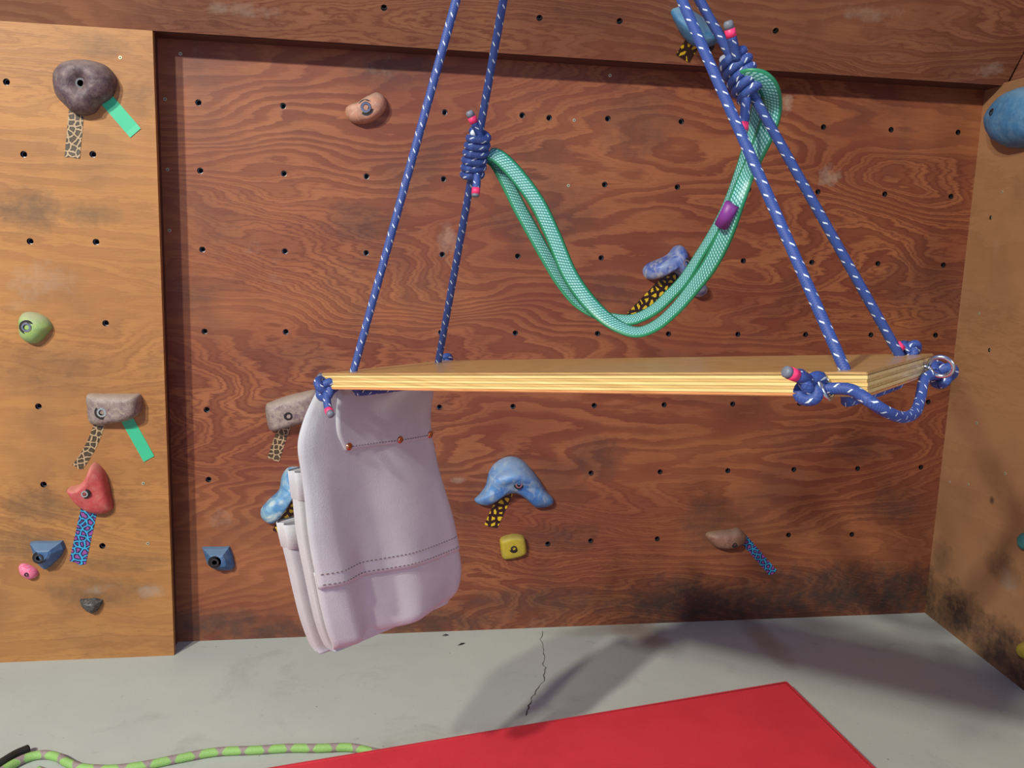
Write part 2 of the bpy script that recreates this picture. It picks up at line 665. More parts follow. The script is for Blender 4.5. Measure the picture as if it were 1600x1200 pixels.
def screw_mesh():
    vs, fs, _ = merge(cyl_data((0, 0, 0), (0, 0, 1), 0.0042, 0.0012, 10), cyl_data((0, 0, 0.0012), (0, 0, 1), 0.0018, 0.0002, 6))
    me = bpy.data.meshes.new('screw')
    me.from_pydata([tuple(v) for v in vs], [], fs)
    me.materials.append(M['screw'])
    me.materials.append(M['socket'])
    for i, p in enumerate(me.polygons):
        p.material_index = 0 if i < 12 else 1
    return me


CUP = cup_mesh()
SCREW = screw_mesh()


def stud(me, name, p, n, parent):
    o = bpy.data.objects.new(name, me)
    COL.objects.link(o)
    o.parent = parent
    o.matrix_world = Matrix.Translation(p) @ n.to_track_quat('Z', 'Y').to_matrix().to_4x4()
    return o


# floor, its crack
flo = mesh('floor', [(-4, -4, 0), (4, -4, 0), (4, DB + 0.05, 0), (-4, DB + 0.05, 0), (-4, -4, -.1), (4, -4, -.1), (4, DB + .05, -.1), (-4, DB + .05, -.1)],
           [(0, 1, 2, 3), (7, 6, 5, 4), (0, 4, 5, 1), (1, 5, 6, 2), (2, 6, 7, 3), (3, 7, 4, 0)], M['concrete'])
tag(flo, kind='structure')
cr = [(847, 986), (845, 1003), (851, 1018), (849, 1034), (852, 1046), (849, 1064), (840, 1078), (829, 1092), (827, 1106), (822, 1122)]
cw = [.0006, .0008, .0007, .0011, .0008, .0010, .0014, .0012, .0019, .0009]
vs, fs = [], []
rc = random.Random(5)
cj, cv = [], []
for i in range(len(cr) - 1):
    for k in range(4):
        t = k / 4
        cj.append((cr[i][0] + (cr[i + 1][0] - cr[i][0]) * t + rc.uniform(-2.2, 2.2), cr[i][1] + (cr[i + 1][1] - cr[i][1]) * t))
        cv.append((cw[i] + (cw[i + 1] - cw[i]) * t) * rc.uniform(.5, 1.4))
cr, cw = cj, cv
M['crackm'] = plain('crack_dirt', '4b4840', 0.9)
for (a, w) in zip(cr, cw):
    g = ground(a[0], a[1], 0.0006)
    vs += [g - V((w, 0, 0)), g + V((w, 0, 0))]
fs = [(2 * i, 2 * i + 1, 2 * i + 3, 2 * i + 2) for i in range(len(cr) - 1)]
o = mesh('crack', vs, fs, M['crackm'], flo)
o['label'] = 'thin dark hairline crack in the concrete'

# back wall
kx = DB / 2.2
cols = [-.405, -.214, -.02, .166, .356, .572, .763, .955, 1.147, 1.337, 1.53]
rows = [(.286, .0135), (.132, .007), (-.051, .007), (-.247, .009), (-.440, .012), (-.617, .006)]
bh = []
for (z, sl) in rows:
    for c in cols:
        if (abs(c + .02) < .01 and z in (.286,)):
            continue
        bh.append(V((c * kx, DB, (z + sl * (c + .4)) * kx + H)))
for p in [(858, 184), (856, 850), (923, 845), (1027, 842), (1232, 836), (1331, 835), (700, 858)]:
    bh.append(back(*p))
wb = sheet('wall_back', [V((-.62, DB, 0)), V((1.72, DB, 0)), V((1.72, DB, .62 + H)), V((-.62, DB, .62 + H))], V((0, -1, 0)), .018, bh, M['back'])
for h in bh:
    stud(CUP, 'threaded_insert', h, V((0, -1, 0)), wb)
for p in [(282, 84), (258, 155), (262, 265), (953, 118), (897, 188), (888, 290), (265, 360), (594, 78)]:
    stud(SCREW, 'screw', back(*p), V((0, -1, 0)), wb)

# left panel, standing proud of the back wall
lh = [panel(*p) for p in [(10, 128), (37, 241), (145, 241), (47, 377), (150, 378), (165, 505), (60, 635), (68, 757), (160, 853)]]
zt = 0.452 + H
wl = sheet('wall_left', [V((-1.6, DP, 0)), V((-.517, DP, 0)), V((-.517, DP, zt)), V((-1.6, DP, zt))], V((0, -1, 0)), .019, lh, M['left'])
for h in lh:
    stud(CUP, 'threaded_insert', h, V((0, -1, 0)), wl)
for p in [(188, 90), (224, 755), (231, 849), (160, 24)][:3]:
    stud(SCREW, 'screw', panel(*p), V((0, -1, 0)), wl)
vs, fs, _ = box_data((-.575, DP + .019, 0), (.05, 0, 0), (0, DB - DP - .019, 0), (0, 0, zt))
M['stud'] = plain('dark_timber', '5a3226', 0.7, 0, 0.25, 25)
tag(mesh('trim_1', vs, fs, M['stud']), kind='structure')

# overhanging panel above, with its level underside
LT = 0.62
up = V((0, -math.sin(LEAN), math.cos(LEAN)))
th = [top(*p) for p in [(843, 28), (968, 33), (1212, 48), (600, 12)]]
t0, t1 = V((-1.6, DP, zt)), V((1.706, DP, zt))
wt = sheet('wall_top', [t0, t1, t1 + up * LT, t0 + up * LT], -TOPN, .018, th, M['top'])
for h in th:
    stud(CUP, 'threaded_insert', h, -TOPN, wt)
vs, fs, _ = box_data((-.60, DP + .012, zt), (2.31, 0, 0), (0, DB - DP - .012, 0), (0, 0, .03))
tag(mesh('trim_2', vs, fs, M['stud']), kind='structure')

# right wall: sheet below, bare wall above it
fa, fb = RW0 + RWD * 0.01, RW0 - RWD * 2.2
ta = side(1541, 137)
tb = side(1600, 128)
sl = (tb - ta) * 6
ta2 = ta - (tb - ta) * .3
rh = [side(*p) for p in [(1548, 340), (1546, 547)]]
wr = sheet('wall_right', [V((fb[0], fb[1], 0)), V((fa[0], fa[1], 0)), V((fa[0], fa[1], ta[2])), V((fb[0], fb[1], ta[2]))], RWN, .018, rh, M['right'], 0.006)
for h in rh:
    stud(SCREW, 'screw', h - RWN * .004, RWN, wr)
for p in [(1566, 300), (1530, 490), (1571, 740), (1484, 753), (1513, 757), (1526, 661)]:
    stud(SCREW, 'screw', side(*p), RWN, wr)
q = RW0 - RWN * .019
vs, fs, _ = box_data(V((q[0], q[1], ta[2] - .05)) + RWD * .05, -RWD * 2.3, -RWN * .02, V((0, 0, .8)))
tag(mesh('wall_right_upper', vs, fs, M['top']), kind='structure')

# ------------------------------------------------------------------ red mat on the floor
MH = 0.035
c1 = ground(1230, 1062, MH)
c2 = ground(400, 1200, MH)
c3 = ground(1372, 1200, MH)
e1 = (c2 - c1).normalized()
e2 = (c3 - c1).normalized()
A, B, C2, D2 = c1, c1 + e1 * 2.0, c1 + e1 * 2.0 + e2 * 1.3, c1 + e2 * 1.3
bm = bmesh.new()
lo = [bm.verts.new((p[0], p[1], 0.0)) for p in (A, B, C2, D2)]
hi = [bm.verts.new((p[0], p[1], MH)) for p in (A, B, C2, D2)]
bm.faces.new(lo)
bm.faces.new(list(reversed(hi)))
for i in range(4):
    bm.faces.new((lo[i - 1], hi[i - 1], hi[i], lo[i]))
bmesh.ops.recalc_face_normals(bm, faces=bm.faces)
bmesh.ops.bevel(bm, geom=[e for e in bm.edges if any(v in hi for v in e.verts)], offset=.008, segments=3, affect='EDGES', profile=.5)
me = bpy.data.meshes.new('cover')
bm.to_mesh(me)
bm.free()
me.materials.append(M['red'])
root = thing('crash_mat', 'red vinyl crash mat lying flat on the concrete floor', 'mat', (A + C2) / 2 * 1.0)
root.location.z = 0
o = bpy.data.objects.new('cover', me)
COL.objects.link(o)
adopt(o, root)
ins = 0.013
mid = V((0, 0, 0))
loopp = []
for (p, s1, s2) in ((A, e1, e2), (B, -e1, e2), (C2, -e1, -e2), (D2, e1, -e2)):
    loopp.append(p + (s1 + s2) * ins + V((0, 0, -.0005)))
tube('seam', loopp + [loopp[0]], 0.0017, M['red'], root, 6)


# ------------------------------------------------------------------ climbing holds
def smooth_outline(pts, n):
    return [(p[0], p[1]) for p in catmull([V((a, b, 0)) for a, b in pts], n, True)]


def bolt(parent, p, n, r=.0085, m='steel', pocket=True):
    if pocket:
        vs, fs, uv = cyl_data(p - n * .004, n, r * 1.45, .0045, 16)
        b0 = mesh('bolt_pocket', vs, fs, M['socket'], parent, False, uv)
    vs, fs, uv = [], [], []
    ux = n.orthogonal().normalized()
    uy = n.cross(ux)
    prof = [(r, 0.0), (r, .003), (r * .9, .0042), (r * .58, .0042), (r * .5, .0005)]
    seg = 12
    for (rr, z) in prof:
        for k in range(seg):
            a = 2 * math.pi * k / seg
            vs.append(p + (ux * math.cos(a) + uy * math.sin(a)) * rr + n * z)
    for i in range(len(prof) - 1):
        for k in range(seg):
            k2 = (k + 1) % seg
            fs.append((i * seg + k, i * seg + k2, (i + 1) * seg + k2, (i + 1) * seg + k))
    fs.append(tuple((len(prof) - 1) * seg + k for k in range(seg)))
    b = mesh('bolt', vs, fs, M[m], parent)
    b.data.materials.append(M['socket'])
    b.data.polygons[-1].material_index = 1
    for i in range(3 * seg, 4 * seg):
        b.data.polygons[i].material_index = 1
    return b


def hold(name, label, f, n, outline, center, height, mat, bp=None, p=2.0, q=2.0, lump=None, rough=0.0, br=.0085, bm_='steel',
         per=5, smooth=True, rings=9, group='climbing holds bolted to the plywood', flat=0.0, pocket=True, facet=None, lift=0.0):
    """a cast resin hold: outline on the wall, rising to a shaped face"""
    ol = smooth_outline(outline, per) if smooth else outline
    N = len(ol)
    vs, fs = [], []
    base = f(*center)
    if facet:
        ol = outline
        N = len(ol)
        rings = len(facet)
    for k in range(rings + 1):
        s = 1.0 - k / (rings + 0.0)
        s = max(s, 0.0)
        s = math.sin(s * math.pi / 2) if k else 1.0
        if k == rings:
            s = 0.02
        hz = height * max(1e-4, (1 - max(0.0, (s - flat) / (1 - flat)) ** p)) ** (1 / q)
        if k == 0:
            hz = -0.0005
        if facet and k:
            s, hz = facet[k - 1][0], height * facet[k - 1][1]
        for (x, y) in ol:
            px = center[0] + (x - center[0]) * s
            py = center[1] + (y - center[1]) * s
            z = hz
            if lump and k:
                z = hz * lump(px - center[0], py - center[1], s)
            w = f(px, py) + n * z
            if rough and k:
                w += n * rough * (mnoise.noise(w * 45) + .5 * mnoise.noise(w * 110)) * min(1, k / 2)
            vs.append(w)
    for k in range(rings):
        for i in range(N):
            j = (i + 1) % N
            fs.append((k * N + i, k * N + j, (k + 1) * N + j, (k + 1) * N + i))
    fs.append(tuple(rings * N + i for i in range(N)))
    # make the outside face the room
    a, b, c = vs[fs[-1][0]], vs[fs[-1][1]], vs[fs[-1][2]]
    if (b - a).cross(c - a).dot(n) < 0:
        fs = [tuple(reversed(t)) for t in fs]
    root = thing(name, label, 'climbing hold', base, group)
    body = mesh('body', vs, fs, mat, root, not facet)
    if bp:
        bv = BVHTree.FromPolygons([tuple(v) for v in vs], fs)
        o0 = f(*bp)
        loc, nn, _, _ = bv.ray_cast(o0 + n * .3, -n)
        if loc is None:
            loc, nn = o0 + n * height, n
        bolt(root, loc - n * (.0015 - lift), n, br * 1.3, bm_, pocket)
    return root


def tape(label, f, n, a, b, w, mat, bend=0.0, cat='tape', group=None, ragged=True):
    """a strip of tape pressed on the plywood from pixel a to pixel b, w pixels wide"""
    ax, ay = a
    bx, by = b
    L = math.hypot(bx - ax, by - ay)
    nx, ny = -(by - ay) / L, (bx - ax) / L
    N = 8
    vs, fs = [], []
    rnd = random.Random(int(ax * 7 + ay))
    for k in range(N + 1):
        t = k / N
        off = bend * 4 * t * (1 - t)
        lift = .0009 + (.0009 * max(0, t - .85) / .15)
        for (sgn, l) in ((-.5, 0), (-.17, 1), (.17, 2), (.5, 3)):
            e = rnd.uniform(-2.2, 2.2) if (k == N and ragged) else 0
            px = ax + (bx - ax) * t + nx * (sgn * w + off) + (bx - ax) / L * e
            py = ay + (by - ay) * t + ny * (sgn * w + off) + (by - ay) / L * e
            vs.append(f(px, py) + n * lift)
    m = len(vs)
    vs += [v - n * .0007 for v in vs]
    for k in range(N):
        for l in range(3):
            i = k * 4 + l
            fs.append((i, i + 1, i + 5, i + 4))
            fs.append((m + i + 4, m + i + 5, m + i + 1, m + i))
        for l in (0, 3):
            i = k * 4 + l
            fs.append((i, i + 4, m + i + 4, m + i))
    o = mesh('tape_strip', vs, fs, mat)
    return tag(o, label, cat, group)


NB = V((0, -1, 0))
M['h_plum'] = marble('plum_resin', '5d4a4e', '43353f', '6f6258', 28, dust='857a74')
M['h_grey'] = marble('grey_mauve_resin', '8b7d76', '6c5a60', 'a09484', 30, dust='a59a8c')
M['h_green'] = marble('pale_green_resin', '8faf5f', '7ea765', None, 20, dust='a9a58a')
M['h_red'] = marble('rose_red_resin', 'c0504f', 'b34648', None, 14, dust='c3877a')
M['h_blue'] = marble('denim_blue_resin', '3d6592', '335680', None, 25, dust='64809a')
M['h_pink'] = marble('pink_resin', 'd8597f', 'e07a9a', 'cfa4ba', 60)
M['h_dark'] = marble('charcoal_resin', '4a4a48', '2a292c', '8a857c', 70)
M['h_tan'] = marble('tan_resin', 'b5836a', 'a5735c', 'b99a86', 24, dust='a08878')
M['h_brown'] = marble('dusty_brown_resin', '876351', '785545', '93786a', 24, dust='84705f')
M['h_marb'] = marble('blue_white_marbled_resin', '2f66ab', '5a8fc6', 'a3b6be', 10, 0.42, 2.2, dust='7f93a4')
M['h_marb2'] = marble('blue_violet_marbled_resin', '4058a0', '7f93b8', 'b9bda8', 16, 0.4, 1.5)
M['h_teal'] = marble('pale_blue_marbled_resin', '4d86b6', '86b2c8', 'd3ddcf', 12, 0.42, 1.5)
M['h_yel'] = marble('yellow_resin', 'b6a52f', 'a8982c', None, 20, dust='8f8448')
M['h_sky'] = marble('weathered_blue_resin', '3f769f', '356a94', None, 15, dust='6d93aa')

G = 'climbing holds bolted to the plywood'
hold('climbing_hold', 'large rounded plum-brown hold with deep bolt pocket at top of honey plywood', panel, NB,
     [(87, 113), (101, 99), (122, 94), (147, 96), (168, 104), (182, 122), (182, 138), (175, 153), (158, 165), (150, 176), (135, 181), (118, 178), (104, 166), (90, 150), (86, 132)],
     (134, 136), .055, M['h_plum'], (134, 134), 3.2, 2.2, lambda x, y, s: 1 - .5 * math.exp(-((x + 1) ** 2 + (y + 3) ** 2) / 130), .004, .010, 'darksteel', lift=.006)
hold('climbing_hold', 'pale green teardrop hold alone at the left edge of the photo', panel, NB,
     [(31, 497), (39, 488), (55, 488), (72, 495), (82, 508), (77, 519), (63, 534), (48, 536), (34, 527), (31, 512)],
     (54, 512), .036, M['h_green'], (50, 509), 2.4, 1.8, None, .0015, .009)
hold('climbing_hold', 'grey and mauve block hold with silver bolt above the red hold', panel, NB,
     [(137, 616), (160, 615), (205, 615), (220, 616), (222, 632), (220, 645), (205, 655), (190, 658), (165, 662), (144, 662), (138, 652), (137, 634)],
     (176, 638), .048, M['h_grey'], (166, 640), 6, 2.0, lambda x, y, s: .82 + .25 * (x / 45) + .1 * (-y / 25), .003, .0095, 'steel', per=3)
hold('climbing_hold', 'rose red fin-shaped hold pointing up with small round bolt', panel, NB,
     [(148, 722), (158, 728), (167, 742), (173, 768), (177, 790), (173, 797), (160, 801), (140, 797), (124, 784), (114, 770), (110, 760), (124, 757), (137, 744), (143, 730)],
     (145, 766), .050, M['h_red'], (141, 764), 7, 2.2, lambda x, y, s: .8 - .25 * (x / 30) - .1 * (y / 40), .0018, .0068, 'steel', per=3)
hold('climbing_hold', 'blue three-cornered hold beside the blue leopard tape', panel, NB,
     [(48, 846), (60, 845), (85, 845), (99, 844), (103, 855), (95, 870), (78, 886), (72, 889), (63, 882), (54, 865)],
     (76, 858), .040, M['h_blue'], (70, 863), 2.0, 1.3, None, .0, .0085, 'darksteel', facet=[(.93, .35), (.45, .92), (.3, 1.0)], lift=.001)
hold('climbing_hold', 'tiny pink foothold low on the honey plywood', panel, NB,
     [(30, 884), (36, 880), (48, 883), (59, 891), (59, 899), (50, 904), (40, 901), (32, 894)], (45, 892), .02, M['h_pink'], (46, 893), 2.2, 2, None, .0015, .004, 'darksteel', per=3, pocket=False)
hold('climbing_hold', 'small charcoal foothold, lowest on the honey plywood', panel, NB,
     [(125, 936), (134, 935), (150, 934), (161, 937), (160, 943), (152, 955), (145, 958), (135, 953), (128, 945)], (144, 942), .024, M['h_dark'], None, 1.8, 1.5, None, .0, facet=[(.9, .45), (.5, .9), (.2, 1.0)])
hold('climbing_hold', 'tan wedge hold with chrome bolt near the top of the dark plywood', back, NB,
     [(540, 170), (548, 164), (558, 161), (568, 154), (578, 149), (588, 145), (598, 149), (604, 160), (602, 172), (592, 184), (578, 192), (562, 194), (549, 191), (541, 182)],
     (572, 172), .038, M['h_tan'], (572, 171), 5, 2.2, None, .003, .0105, 'steel', per=3)
hold('climbing_hold', 'grey block hold tilted behind the left edge of the leather pouch', back, NB,
     [(415, 634), (425, 627), (450, 618), (475, 612), (495, 610), (497, 636), (490, 652), (468, 661), (445, 668), (424, 672), (418, 660)],
     (455, 642), .045, M['h_grey'], (453, 645), 6, 2.0, None, .003, .0085, 'socket', per=3)
hold('climbing_hold', 'pale blue marbled horn hold half hidden behind the leather pouch', back, NB,
     [(440, 745), (448, 732), (462, 729), (485, 735), (500, 748), (520, 772), (530, 800), (518, 812), (500, 800), (485, 780), (468, 772), (456, 780), (446, 797), (432, 814), (420, 817), (409, 808), (408, 795), (420, 780), (436, 765)],
     (466, 757), .055, M['h_teal'], (480, 758), 3.0, 2.0, None, .001, per=3)
hold('climbing_hold', 'small blue faceted hold low on the dark plywood beside the honey panel', back, NB,
     [(316, 854), (330, 854), (348, 854), (359, 853), (364, 866), (367, 884), (364, 889), (350, 890), (335, 888), (324, 880)],
     (345, 868), .036, M['h_blue'], (339, 871), 2.6, 1.4, None, .0, .009, 'darksteel', facet=[(.93, .35), (.5, .92), (.3, 1.0)], lift=.001)


def dolphin(x, y, s):
    # a ridge along the arch, falling to both tips
    return 0.74 + .32 * math.exp(-((y + 9 - .0075 * x * x) / 11) ** 2)


hold('climbing_hold', 'large blue and white arched hold right of the leather pouch', back, NB,
     [(741, 781), (749, 772), (759, 758), (763, 740), (771, 726), (785, 716), (800, 713), (815, 718), (828, 730), (841, 747), (852, 765), (863, 777), (864, 786), (854, 791), (838, 792), (828, 784), (815, 774), (803, 769), (790, 771), (777, 778), (764, 787), (750, 788)],
     (803, 747), .062, M['h_marb'], (806, 749), 3.2, 2.0, dolphin, .0008, .0075, 'steel', per=3, rings=12)
hold('climbing_hold', 'yellow square foothold below the arched blue hold', back, NB,
     [(781, 843), (788, 837), (803, 834), (816, 836), (820, 842), (822, 855), (821, 864), (810, 869), (790, 873), (784, 869), (782, 856)],
     (801, 854), .026, M['h_yel'], (801, 853), 9, 2.2, lambda x, y, s: .85 - .2 * y / 18, .0008, .007, 'darksteel', per=3)
hold('climbing_hold', 'long brownish tan hold low on the right of the dark plywood', back, NB,
     [(1102, 836), (1107, 831), (1120, 829), (1140, 827), (1152, 824), (1162, 832), (1165, 840), (1160, 848), (1148, 854), (1132, 857), (1118, 854), (1108, 846)],
     (1134, 841), .034, M['h_brown'], (1141, 845), 3.5, 2.0, None, .003, .005, 'darksteel', per=3)
hold('climbing_hold', 'blue violet marbled three-armed hold seen through the green sling', back, NB,
     [(1004, 423), (1010, 413), (1025, 406), (1042, 398), (1052, 386), (1062, 383), (1069, 390), (1073, 405), (1080, 420), (1092, 436), (1103, 450), (1102, 459), (1093, 464), (1082, 462), (1070, 446), (1058, 429), (1045, 423), (1032, 432), (1018, 437), (1008, 434)],
     (1054, 412), .058, M['h_marb2'], (1061, 410), 3.2, 2.0, None, .001, .0075, 'steel', per=3, rings=11)
hold('climbing_hold', 'smooth blue hold on the overhanging top panel behind the swing ropes', top, -TOPN,
     [(1048, 20), (1056, 12), (1070, 10), (1085, 18), (1100, 28), (1118, 36), (1128, 44), (1122, 56), (1108, 66), (1090, 68), (1075, 64), (1062, 50)],
     (1086, 42), .07, M['h_sky'], (1099, 60), 2.4, 2.0, None, .001, .008, 'socket', per=3)
hold('climbing_hold', 'big weathered blue rounded hold on the right-hand wall', side, RWN,
     [(1556, 186), (1566, 166), (1580, 150), (1600, 138), (1625, 134), (1650, 150), (1656, 185), (1645, 212), (1620, 226), (1592, 232), (1572, 226), (1560, 212)],
     (1604, 184), .075, M['h_sky'], (1590, 178), 3, 2.0, None, .003, .006, 'socket', per=3)

tape('leopard print tape strip under the plum-brown hold', panel, NB, (121, 160), (113, 245), 24, M['leo'])
tape('green tape strip slanting down from the plum-brown hold', panel, NB, (160, 148), (212, 208), 22, M['greentape'], 0, ragged=False)
tape('curved leopard print tape strip under the grey block on honey plywood', panel, NB, (158, 652), (121, 730), 17, M['leo'], -5)
tape('green tape strip under the grey block on honey plywood', panel, NB, (190, 640), (233, 717), 19, M['greentape'], 0, ragged=False)
tape('blue leopard print tape strip under the rose red hold', panel, NB, (143, 780), (121, 880), 26, M['leoblue'])
tape('leopard print tape strip under the tilted grey block beside the pouch', back, NB, (448, 655), (427, 718), 19, M['leo'])
tape('black and yellow tape strip peeking out behind the leather pouch', back, NB, (466, 780), (436, 832), 22, M['leoyel'])
tape('short black and yellow tape strip under the arched blue hold', back, NB, (793, 765), (767, 822), 21, M['leoyel'])
tape('blue leopard print tape strip beside the long tan hold', back, NB, (1160, 840), (1207, 894), 14, M['leoblue'])
tape('long black and yellow tape strip seen through the green sling', back, NB, (1056, 425), (988, 496), 21, M['leoyel'])
tape('black and yellow tape strip at the lower edge of the overhanging panel', top, -TOPN, (1085, 62), (1066, 92), 24, M['leoyel'])

# ------------------------------------------------------------------ the swing
UH = V((-0.682, 0.721, -0.120)).normalized()
VH = V((0.728, 0.686, -0.018))
VH = (VH - UH * VH.dot(UH)).normalized()
NH = UH.cross(VH)
if NH.z < 0:
    NH = -NH
FR = V((0.456, 0.750, H - 0.1135))
SL, SW, ST = 0.7817, 0.262, 0.024
RR = 0.0058


def S(a, b, c=0.0):
    return FR + UH * a + VH * b + NH * c


base = S(SL / 2, SW / 2, 0)
swing = thing('rope_swing', 'plywood board swing hung from four blue ropes with white flecks', 'swing', base)
mats = ['ply_d', 'ply_b', 'ply_c', 'ply_b', 'ply_c', 'ply_b', 'ply_a']
np_ = len(mats)
board = None
for i, m in enumerate(mats):
    z0 = -ST + ST * i / np_
    ins = 0.0007 if m == 'ply_c' else 0.0
    o0 = S(ins, ins, z0)
    vs, fs, _ = box_data(o0, UH * (SL - 2 * ins), VH * (SW - 2 * ins), NH * (ST / np_ - .00025))
    bm = bmesh.new()
    bvs = [bm.verts.new(v) for v in vs]
    for f in fs:
        bm.faces.new([bvs[k] for k in f])
    if m in ('ply_a', 'ply_d'):
        bmesh.ops.bevel(bm, geom=list(bm.edges), offset=.0009, segments=2, affect='EDGES')
    me = bpy.data.meshes.new('ply')
    bm.to_mesh(me)
    bm.free()
    me.materials.append(M[m])
    o = bpy.data.objects.new('seat_board' if board is None else 'ply', me)
    COL.objects.link(o)
    if board is None:
        board = o
        adopt(o, swing)
    else:
        o.parent = board

TOPY = 1.12
hl = {'lf': (SL - .034, .033), 'lb': (SL - .040, .2125), 'rf': (.030, .030), 'rb': (.030, .232)}
tp = {'lf': depth(829, -420, TOPY), 'lb': depth(862, -420, TOPY + .01), 'rf': depth(880, -420, TOPY), 'rb': depth(856, -420, TOPY + .01)}


def at_y(a, b, py):
    """point on the segment a-b seen at pixel row py"""
    lo, hi = 0.0, 1.0
    for _ in range(40):
        m = (lo + hi) / 2
        p = a + (b - a) * m - EYE
        z = p.dot(V((RX[2], RY[2], RZ[2])))
        y = 600 + F * p.dot(V((RX[1], RY[1], RZ[1]))) / z
        if y > py:
            lo = m
        else:
            hi = m
    return a + (b - a) * lo


rope_of = {}
for s in ('l', 'r'):
    f0, b0 = S(*hl[s + 'f']), S(*hl[s + 'b'])
    f1, b1 = S(*hl[s + 'f'], -ST), S(*hl[s + 'b'], -ST)
    dn = NH * -(RR + .001)
    pts = []
    n = 24
    for k in range(n):
        pts.append(tp[s + 'f'] + (f0 - tp[s + 'f']) * (k / n))
    pts += [f0, f0 - NH * ST * .6]
    c = catmull([f1, f1 + dn * .8 + VH * .006, f1 + dn * 1.3 + VH * .02, b1 + dn * 1.3 - VH * .02, b1 + dn * .8 - VH * .006, b1], 5)
    pts += c
    pts += [b0 - NH * ST * .4, b0]
    for k in range(1, n + 1):
        pts.append(b0 + (tp[s + 'b'] - b0) * (k / n))
    rope_of[s] = tube('suspension_rope', pts, RR, M['rope'], swing, 12)
rope_of['l']['label'] = 'blue rope pair at the pouch end of the board'
rope_of['r']['label'] = 'blue rope pair at the looped end of the board'
hp = (tp['lf'] + tp['rf'] + tp['lb'] + tp['rb']) / 4
rg = [hp + V((math.cos(a) * .032, 0, math.sin(a) * .032 + .024)) for a in [2 * math.pi * k / 24 for k in range(25)]]
tube('hanging_ring', rg, .006, M['steel'], swing, 10, False)
tube('hanging_cord', [hp + V((0, 0, .056 + .04 * k)) for k in range(18)], RR, M['rope'], swing, 10)


def coil(c, ax, turns, rad, r=RR, pitch=2.02, waist=0.0, start=0.0):
    ax = ax.normalized()
    u = ax.orthogonal().normalized()
    w = ax.cross(u)
    n = int(turns * 18)
    Ht = turns * r * pitch
    out = []
    for k in range(n + 1):
        t = k / n
        a = start + 2 * math.pi * turns * t
        rr = rad * (1 - waist * math.exp(-((t - .55) / .12) ** 2)) * (0.86 + .14 * math.sin(math.pi * min(max(t, .0), 1)))
        out.append(c + ax * (t - .5) * Ht + (u * math.cos(a) + w * math.sin(a)) * rr)
    return out


def whip(parent, a, d, r=RR, endlen=.008):
    """pink whipping and a melted tip at the end of a rope"""
    d = d.normalized()
    vs, fs, uv = cyl_data(a, d, r * 1.06, .009, 12)
    mesh('whipping', vs, fs, M['pink'], parent, True, uv)['label'] = 'pink rope-end whipping'
    if endlen:
        vs, fs, uv = tube_data([a + d * .009, a + d * (.009 + endlen * .7), a + d * (.009 + endlen)], [r, r * .98, r * .7], 12)
        mesh('rope_tip', vs, fs, M['ropeend'], parent, True, uv)


def trefoil(c, R0, n=None, twist=0.0):
    out = []
    ax = (n or V((0.2, -1, .2))).normalized()
    u = ax.orthogonal().normalized()
    w = ax.cross(u)
    for k in range(61):
        t = 2 * math.pi * k / 60 + twist
        x = math.sin(t) + 2 * math.sin(2 * t)
        y = math.cos(t) - 2 * math.cos(2 * t)
        z = -math.sin(3 * t)
        out.append(c + (u * x + w * y) * (R0 / 3) + ax * z * (R0 / 2.4))
    return out


# knots that hold the sling on the rear ropes
for s, y0, y1, turns, rad, wst in (('l', 281, 206, 5.6, .0142, 0.0), ('r', 152, 84, 6.2, .0160, 0.10)):
    lo = at_y(S(*hl[s + 'b']), tp[s + 'b'], y0)
    hi = at_y(S(*hl[s + 'b']), tp[s + 'b'], y1)
    ax = (hi - lo)
    turns = ax.length / (RR * 1.86) * .95
    pth = coil((lo + hi) / 2, ax, turns, rad, RR, 1.86, wst)
    pth2 = coil((lo + hi) / 2 + ax.normalized() * RR, -ax, turns * .7, rad * .62, RR, 2.02, 0, 1.0)
    kn = mesh('sling_knot', *merge(tube_data(pth, RR, 10), tube_data(pth2, RR, 10))[:2], M['rope'], swing, True)
    d1, f1, u1 = merge(tube_data(pth, RR, 10), tube_data(pth2, RR, 10))
    l = kn.data.uv_layers.new(name='UVMap')
    for i, q in enumerate(u1):
        l.data[i].uv = q
    kd = (lo + hi) / 2
    yv = kd.y
    if s == 'l':
        ta_, tb_ = [(754, 222), (747, 205), (741, 192)], [(744, 272), (745, 284), (744, 294)]
    else:
        ta_, tb_ = [(1152, 95), (1147, 75), (1143, 58)], [(1166, 148), (1164, 175), (1162, 192)]
    for k, tt in enumerate((ta_, tb_)):
        p = [depth(a, b, yv - .012 - .002 * i) for i, (a, b) in enumerate(tt)]
        vs, fs, uv = tube_data(catmull(p, 4), RR, 10)
        o = mesh('knot_tail', vs, fs, M['rope'], swing, True, uv)
        whip(o, p[-1], p[-1] - p[-2], RR, .009 if k == 0 else 0.004)


def eye_bolt(p, d, r=.011, side_=None):
    """screw eye: shank along d out of the board at p, ring at its end"""
    d = d.normalized()
    c = p + d * (r + .005)
    u = d
    w = (side_ or NH)
    w = (w - d * w.dot(d)).normalized()
    ring = [c + (u * math.cos(a) + w * math.sin(a)) * r for a in [math.pi + 2 * math.pi * k / 28 * .97 for k in range(29)]]
    vs, fs, uv = merge(tube_data(ring, .0026, 8), tube_data([p - d * .004, p + d * .006], .0023, 8))
    o = mesh('eye_bolt', vs, fs, M['steel'], swing, True, uv)
    return c


# loop at the right end of the board: knot - eye - drooping rope - eye - knot
e1_ = eye_bolt(S(.034, 0, -.012), -VH, .0125, NH * .9 + UH * .35)
e2_ = eye_bolt(S(0, .215, -.012), -UH, .0125, (NH * .9 - VH * .45))
z1 = e1_
z2 = e2_


